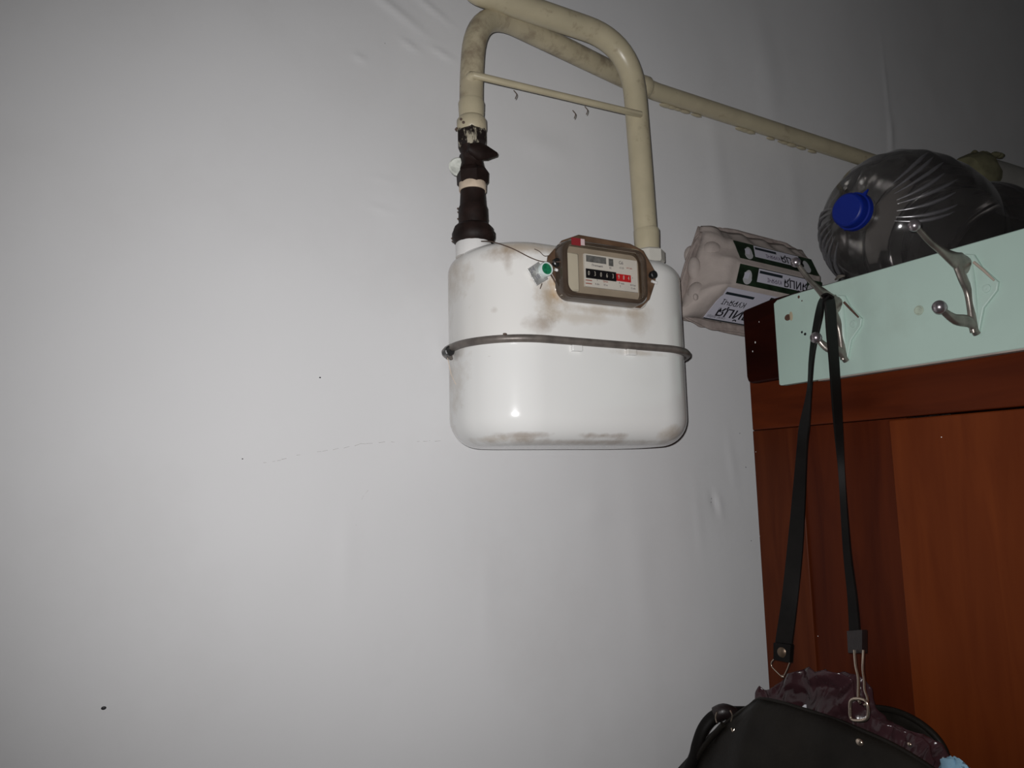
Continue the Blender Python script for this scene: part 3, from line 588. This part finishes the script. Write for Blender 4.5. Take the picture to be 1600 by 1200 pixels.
# bumps of the base end sticking out past the lip
for (px, py, yy, s) in [(1082, 400, .824, .8), (1072, 452, .822, .8)]:
    MB().sphere(AY(px, py, yy), 1, 16, 10, (.018*s, .010, .020*s)).build('egg_cup', m_pulp, ec)
# lid end relief: vertical ridges and dimples at the near end
for (px, py, y, sx, sy, sz) in [(1112, 400, .786, .018, .018, .022), (1120, 440, .779, .020, .020, .018), (1090, 462, .790, .016, .014, .020), (1085, 420, .794, .010, .010, .018)]:
    MB().sphere(AY(px, py, y), 1, 18, 12, (sx, sy, sz)).build('end_lobe', m_pulp, ec)
MB().sphere(AY(1087, 464, .777), 1, 10, 8, (.004, .003, .005)).build('end_dimple', m_pulp, ec)
# printed labels: each lies on its facet of the lid
def facet(i, j, off=.0016):
    """origin and axes of facet between profile nodes i (lower) and j (upper) at full depth"""
    a = V((0, *Ld[i])); b = V((0, *Ld[j])); up = tilt @ (b-a); L_ = up.length; xa = tilt @ V((1, 0, 0)); n = xa.cross(up).normalized()
    if n.y > 0: n = -n
    return (lambda x, t, o=off: cp(ex0+x, *Ld[i]).lerp(cp(ex0+x, *Ld[j]), t) + n*o), xa, up.normalized(), L_, n
def quad(fc, x0, x1, t0, t1, m, name, parent, off=.0016, sk0=0, sk1=0):
    f = fc[0]; pts = [f(x0, t0, off), f(x1, t0, off), f(x1+sk1, t1, off), f(x0+sk0, t1, off)]
    return MB().prism(pts, -fc[4]*.0012).build(name, m, parent)
lbC = facet(0, 1); lbB = facet(2, 3); lbA = facet(4, 5)
xs0 = .046; xe = LEN-.046
# facet C (facing down): big label
lc = quad(lbC, .040, xe, .02, 1.0, m_label, 'printed_label', ec); lc['label'] = 'large white label with upside-down lettering'
quad(lbC, .044, .100, .80, .87, m_lbar, 'print_bar', lc, .0019); quad(lbC, .040, xe, .02, .05, m_lbar, 'print_bar', lc, .0019)
def ftext(fc, s, size, x, t, m, par, bold=0, sx=1.0, off=.0020):
    text(s, size, fc[0](x, t, off), -fc[1], -fc[2], m, par, thick=.0001, bold=bold, sx=sx)
ftext(lbC, 'КУРЯЧІ', .0125, .072, .60, m_ink, lc, 0, 1.0); ftext(lbC, 'ЯЙЦЯ', .0195, .086, .31, m_ink, lc, .012, 1.25); ftext(lbC, 'свіжі добрі', .0065, .060, .12, m_inkg, lc)
quad(lbC, .130, xe, .05, .95, m_lgreen, 'print_panel', lc, .0018)
def strip(fc, x0, shift, full):
    g = quad(fc, x0, xe+.012, .05, .97, m_lgreen, 'printed_label', ec, sk0=shift, sk1=shift*.4)
    g['label'] = 'dark green label strip with white panel, printed upside down'
    quad(fc, x0+.040+shift*.5, x0+.148+shift*.5, .30, .93, m_label, 'print_panel', g, .0020)
    quad(fc, x0+.042+shift*.5, x0+.092+shift*.5, .72, .85, m_lbar, 'print_bar', g, .0022)
    ftext(fc, 'КУРЯЧІ', .0085, x0+.076, .50, m_linkp, g, 0, .95, .0023); ftext(fc, 'ЯЙЦЯ', .0165, x0+.122, .56, m_ink, g, .012, 1.1, .0023)
    f = fc[0]
    for xc in (x0+.020, xe-.014):
        pts = []
        for k in range(20):
            a = 2*pi*k/20; pts.append(f(xc+.0095*cos(a)*(1 if sin(a) < 0 else .85), .42+.34*sin(a), .0020))
        e = MB().prism(pts, -fc[4]*.001).build('print_egg', m_legg, g)
    pts = [f(x0+.013, .34, .0022), f(x0+.021, .34, .0022), f(x0+.023, .66, .0022), f(x0+.012, .62, .0022)]; MB().prism(pts, -fc[4]*.0012).build('print_panel', m_label, g)
    return g
strip(lbB, .050, 0, True); strip(lbA, .052, -.012, True)
# ------------------------------------------------------------------ water bottle lying on the shelf
bc = AZ(1322, 327, .300)
bt_ = thing('water_bottle', (bc.x+.16, bc.y, SZ), 'large clear plastic water bottle with a blue cap lying on its side on the shelf', 'bottle')
ax = V((1, .10, -.0)).normalized()
prof = [(.018, .0185), (.024, .0190), (.028, .026), (.036, .046), (.050, .066), (.068, .080), (.090, .0885), (.115, .0925), (.150, .0925), (.185, .089), (.205, .080), (.222, .074), (.250, .073), (.268, .078), (.285, .088), (.31, .0925), (.40, .0925), (.43, .086), (.44, .07), (.438, .03)]
Pp = []
for (a, b), (c, d) in zip(prof[:-1], prof[1:]):
    for j in range(5): Pp.append((a+(c-a)*j/5, b+(d-b)*j/5))
Pp.append(prof[-1]); nb = 96; uu = V((0, 0, 1)).cross(ax).normalized(); ww = ax.cross(uu); rg = []
for t, r in Pp:
    ring = []
    for k in range(nb):
        a = 2*pi*k/nb; m_ = max(0, 1-abs(t-.095)/.065)
        rib = m_**.6*.0008*sin(14*a+t*160) if m_ > 0 else 0
        rib += .0016*(max(0, sin((t-.29)*110))**2 if t > .29 and t < .42 else 0)
        ring.append(bc+ax*t+(uu*cos(a)+ww*sin(a))*(r+rib))
    rg.append(ring)
MB().rings(rg, cap=False).build('bottle_body', m_bottle, bt_)
def srad(t):
    for (a, b), (c, d) in zip(prof[:-1], prof[1:]):
        if a <= t <= c: return b+(d-b)*(t-a)/(c-a)
    return prof[-1][1]
for q_ in list(range(8))+list(range(20, 28)):   # two panels of swirled flutes moulded into opposite sides of the shoulder
    a0 = 2.55+2*pi*q_/40+random.uniform(-.03, .03); t1 = random.uniform(.070, .088)
    pl = [bc+ax*(t_-.0004)+(uu*cos(a_)+ww*sin(a_))*(srad(t_)+.0004) for t_, a_ in [(.034+(t1-.034)*k/6, a0-.30*k/6) for k in range(7)]]
    MB().tube(pl, [.0004, .0014, .0021, .0024, .0021, .0014, .0003], 8).build('grip_rib', m_rib, bt_)
MB().lathe(bc+ax*.004, ax, [(.012, .0175), (.020, .0175), (.0205, .0215), (.022, .0215), (.0225, .0175), (.024, .0175)], 40, cap=False).build('neck_ring', m_bottle, bt_)
cap = MB().lathe(bc, ax, [(0, .0170), (.0012, .0190), (.003, .0196), (.012, .0200), (.0125, .0218), (.018, .0225), (.0185, .018)], 48).build('cap', m_blue, bt_); cap['label'] = 'blue screw cap'
for an, s in ((2.2, 1), (-1.15, .8), (.9, .9)):
    d = uu*cos(an)+ww*sin(an); e_ = uu*cos(an+.3)+ww*sin(an+.3)
    MB().prism([bc+ax*.0125+d*.020, bc+ax*.0125+e_*.020, bc+ax*.0135+(d+e_).normalized()*(.0265*s+.002)], ax*.0025).build('cap_tab', m_blue, cap)
# ------------------------------------------------------------------ handbag
bg = thing('handbag', (.69, .62, -.5), 'black leather handbag with long strap hanging from the left coat hook', 'bag')
def ribbon(L_, R_, th, name, m, par, k=6):
    l = smooth(L_, k); r = smooth(R_, k); rings = []
    for i in range(len(l)):
        t = (l[min(i+1, len(l)-1)]-l[max(0, i-1)]).normalized(); wv = (r[i]-l[i]); nn = wv.cross(t).normalized()*th
        rings.append([l[i]+nn, l[i]+nn*.2-wv*.02, l[i]-nn, r[i]-nn, r[i]+wv*.02, r[i]+nn])
    return MB().rings(rings).build(name, m, par)
# left strap, from hook crook down to its ring (twists edge-on halfway)
XH = .722
Ls = [AX(1296, 459, XH+.004), AX(1283, 466, XH), AX(1276, 485, .729), AX(1269, 525, .731), AX(1265, 562, .729), AX(1262, 610, XH-.004), AX(1250, 665, XH-.004), AX(1246, 700, XH-.004), AX(1238, 780, XH-.006), AX(1230, 860, XH-.01), AX(1221, 940, XH-.02), AX(1212, 1004, XH-.03), AX(1211, 1028, XH-.03)]
Rs = [AX(1296, 462, XH-.02), AX(1287, 472, XH-.022), AX(1285, 492, .717), AX(1277, 528, .720), AX(1271, 562, .716), AX(1267, 610, XH-.024), AX(1264, 665, XH-.018), AX(1261, 700, XH-.006), AX(1258, 780, XH-.002), AX(1254, 860, XH-.004), AX(1246, 940, XH-.012), AX(1238, 1004, XH-.026), AX(1235, 1034, XH-.028)]
ribbon(Ls, Rs, .0012, 'strap', m_strap, bg)
Lr = [AX(1285, 461, XH-.020), AX(1289, 475, XH-.022), AX(1292, 520, XH-.02), AX(1296, 565, XH-.018), AX(1302, 650, XH-.016), AX(1310, 740, XH-.014), AX(1318, 860, XH-.012), AX(1325, 930, XH-.016), AX(1328, 985, XH-.02), AX(1329, 1018, XH-.022)]
Rr = [AX(1300, 461, XH+.006), AX(1304, 475, XH+.004), AX(1307, 520, XH), AX(1310, 565, XH-.002), AX(1315, 650, XH-.004), AX(1320, 740, XH-.010), AX(1329, 860, XH-.012), AX(1338, 930, XH-.018), AX(1343, 985, XH-.022), AX(1344, 1020, XH-.024)]
ribbon(Lr, Rr, .0012, 'strap', m_strap, bg)
ribbon([AX(1283, 463, XH-.021), AX(1292, 459, XH-.021), AX(1303, 465, XH-.019)], [AX(1283, 463, XH+.004), AX(1292, 459, XH+.005), AX(1303, 465, XH+.005)], .0012, 'strap', m_strap, bg)
# keeper sleeves
ribbon([AX(1211, 1004, .689), AX(1211, 1030, .688)], [AX(1238, 1007, .691), AX(1236, 1035, .690)], .003, 'strap_end', m_strap, bg)
ribbon([AX(1327, 986, .699), AX(1329, 1020, .697)], [AX(1351, 984, .697), AX(1351, 1020, .695)], .0035, 'strap_end', m_strapb, bg)['label'] = 'dark brown strap end loop'
MB().lathe(AX(1223, 1019, .688), (-1, -.3, 0), [(-.001, .006), (.002, .0058), (.0032, .004), (.0035, .0001)], 18).build('rivet', mat('old_brass', (.13, .09, .06), .35, metal=.6), bg)
def wire(pts, r, name='ring', closed=False, X=.69):
    P = [AX(*p, X) if len(p) == 2 else AX(*p) for p in pts]
    if closed: P = P+[P[0]]
    return MB().tube(smooth(P, 5), r, 8).build(name, m_chrome, bg)
wire([(1212, 1028), (1206, 1034), (1206, 1041), (1214, 1050), (1223, 1057), (1229, 1048), (1233, 1038), (1236, 1030)], .0007, 'strap_ring')
MB().sphere(AX(1223, 1057, .689), .0018, 10, 6).build('ring_bead', m_chrome, bg)
wire([(1335, 1016, .69), (1337, 1040, .684), (1341, 1060, .676), (1341, 1090, .662), (1344, 1098, .658)], .0014, 'snap_hook')
wire([(1349, 1016, .69), (1348, 1045, .683), (1350, 1062, .675), (1351, 1078, .668), (1355, 1090, .662), (1355, 1098, .658), (1350, 1102, .656)], .0013, 'snap_hook')
wire([(1334, 1092), (1345, 1092), (1354, 1097), (1357, 1112), (1354, 1123), (1342, 1126), (1330, 1123), (1328, 1108), (1329, 1096)], .0016, 'd_ring', True, X=.655)
# body: lens-shaped sack lofted along y; front wall lower than back wall
def topz(tab, y):
    tab = sorted(tab)
    if y <= tab[0][0]: return tab[0][1]
    for (a, b), (c, d) in zip(tab[:-1], tab[1:]):
        if y <= c: return b+(d-b)*(y-a)/(c-a)
    return tab[-1][1]
FX, BXk = .655, .742
ft = [(AX(*p, FX).y, AX(*p, FX).z) for p in [(1050, 1215), (1082, 1180), (1110, 1150), (1150, 1118), (1172, 1103), (1190, 1092), (1230, 1100), (1300, 1122), (1350, 1142), (1400, 1165), (1450, 1195), (1490, 1225)]]
kt = [(AX(*p, BXk).y, AX(*p, BXk).z) for p in [(1150, 1112), (1200, 1105), (1290, 1108), (1340, 1106), (1375, 1106), (1405, 1112), (1435, 1126), (1462, 1148), (1478, 1172), (1484, 1200), (1490, 1240)]]
ymin = .34; ymax = max(a for a, b in ft); ZB = -.62
def wallfn(tab, xw, sgn, y0, y1, bulge):
    def fn(u, v):
        y = y0+(y1-y0)*u; zt_ = topz(tab, y); z = zt_+(ZB-zt_)*v
        e = 1-abs(2*u-1)**3
        x = xw - sgn*(bulge*e*sin(pi*min(1, v*1.0))**.7) + noise.noise(V((y*9, z*9, sgn)))*.016*min(1, v*5) - abs(noise.noise(V((y*6+z*5, z*7, sgn+9))))*.012*min(1, v*6) + noise.noise(V((y*30, z*22, sgn+3)))*.003
        return V((x, y, z))
    return MB().grid(fn, 70, 40)
wallfn(ft, FX, 1, ft[-1][0], ft[0][0], .045).build('front_panel', m_leather, bg, solid=.004, fix=False)
wallfn(kt, BXk, 0, kt[-1][0], kt[0][0], .0).build('back_panel', m_leather, bg, solid=.006, fix=False)
# gusset strip between the panels at either end
def gus(yA, zA, yB, zB):
    def fn(u, v): a = V((FX, yA, zA)).lerp(V((BXk, yB, zB)), u); z = a.z+(ZB-a.z)*v; return V((a.x, a.y+.01*sin(pi*u), z-.02*sin(pi*u)*(1-v)))
    return MB().grid(fn, 12, 20)
gus(ft[-1][0], ft[-1][1], kt[-1][0], kt[-1][1]).build('gusset', m_leather, bg, solid=.003, fix=False)
gus(ft[0][0], ft[0][1], min(.815, kt[0][0]+.03), kt[0][1]-.08).build('gusset', m_leather, bg, solid=.003, fix=False)
# piping on the back rim
MB().tube(smooth([V((BXk-.002, y, z)) for y, z in kt], 4), .0035, 10).build('rim_piping', m_leather, bg)
MB().tube(smooth([V((FX-.001, y, z)) for y, z in ft], 4), .0022, 8).build('rim_piping', m_leather, bg)
# left handle loop
hp = smooth([AX(1172, 1113, .70), AX(1150, 1113, .68), AX(1132, 1112, .665), AX(1112, 1122, .655), AX(1098, 1140, .645), AX(1089, 1165, .64), AX(1084, 1185, .64), AX(1070, 1215, .64)], 5)
MB().tube(hp, [(.0075, .006)]*len(hp), 14).build('handle', m_strap, bg)
cfp = smooth([AX(1119, 1116, .654), AX(1131, 1111, .660), AX(1145, 1115, .672)], 4); MB().tube(cfp, .0088, 16).build('handle_cuff', m_strapb, bg)
for pp in ([(1120, 1113), (1118, 1121), (1120, 1129)], [(1141, 1110), (1144, 1118), (1142, 1127)]): MB().tube(smooth([AX(*q_, .6425) for q_ in pp], 4), .0009, 6).build('handle_ring', m_chrome, bg)
MB().tube(smooth([AX(1130, 1132, .645), AX(1112, 1152, .643), AX(1096, 1172, .64), AX(1080, 1200, .64)], 4), .0035, 8).build('rim_piping', m_leather, bg)
MB().tube(smooth([AX(1143, 1138, .640), AX(1145, 1143, .638), AX(1148, 1139, .640)], 4), .0009, 6).build('rivet', m_chrome, bg)
for px, py, r in [(1343, 1160, .0042), (1421, 1163, .0022)]: MB().sphere(AX(px, py, .628 if px < 1400 else .64), r, 14, 8, (.5, 1, .8)).build('rivet', m_chrome, bg)
# crumpled plastic bag in the bag mouth
pt = [(AX(*p, .70).y, AX(*p, .70).z) for p in [(1184, 1085), (1190, 1070), (1196, 1078), (1208, 1076), (1222, 1066), (1236, 1052), (1256, 1046), (1272, 1040), (1283, 1048), (1300, 1044), (1322, 1050), (1338, 1068), (1352, 1100), (1366, 1120), (1400, 1135), (1440, 1150), (1462, 1165), (1476, 1185)]]
def pfn(xw, sd_, low):
    y0 = pt[-1][0]; y1 = pt[0][0]
    def fn(u, v):
        y = y0+(y1-y0)*u; zt_ = topz(pt, y)-low; z = zt_+(-.36-zt_)*v
        n1 = noise.noise(V((y*16+z*5, z*20, sd_))); n2 = abs(noise.noise(V((y*34, z*30+y*12, sd_+5)))); n3 = abs(noise.noise(V((y*80, z*60, sd_+8))))
        return V((xw+.022*n1*min(1, v*4+.2)-.016*n2-.005*n3 - .012*sin(pi*min(1, v*1.5)), y, z))
    return MB().grid(fn, 150, 60)
pb_ = thing('plastic_bag', (.70, .6, -.36), 'crumpled dark purple plastic bag bulging out of the handbag mouth', 'plastic bag')
pfn(.700, 2.0, 0).build('front_layer', m_plastic, pb_, fix=False, solid=.0006)
pfn(.722, 9.0, .006).build('rear_layer', m_plastic, pb_, fix=False, solid=.0006)
pw_ = AX(1256, 1110, .668)
tag(MB().prism([AX(1244, 1112, .664), AX(1260, 1116, .664), AX(1259, 1101, .668), AX(1257, 1101, .668)], (.001, 0, 0)).build('paper_scrap', m_paper, at=pw_), 'white paper corner poking out of the handbag mouth', 'paper')
pw_ = AX(1276, 1119, .664)
tag(MB().prism([AX(1268, 1118, .664), AX(1280, 1122, .664), AX(1277, 1115, .664), AX(1272, 1114, .664)], (.001, 0, 0)).build('paper_scrap', m_beigedoc, at=pw_), 'tiny beige wrapper edge beside the white paper corner in the bag', 'paper')
pc = AX(1493, 1197, .69)
mb = MB()
def cl(u, v): a = 2*pi*u; b = pi*v; r = .012*(1+.35*noise.noise(V((cos(a)*2, sin(a)*2, b*2)))); return pc+V((sin(b)*cos(a)*r*.6, sin(b)*sin(a)*r*1.3, cos(b)*r-.006))
mb.grid(cl, 24, 14); tag(mb.build('cloth', m_bluecloth, at=pc), 'light blue cloth corner at the lower right beside the handbag', 'cloth')
# ------------------------------------------------------------------ lift everything from lens height to floor height
for o in C.objects:
    if o.parent is None and o.type not in ('CAMERA', 'LIGHT'): o.location.z += EYE
for o in C.objects:
    if '_o' in o: del o['_o']
for m in bpy.data.materials:
    if 'cur' in m: del m['cur']
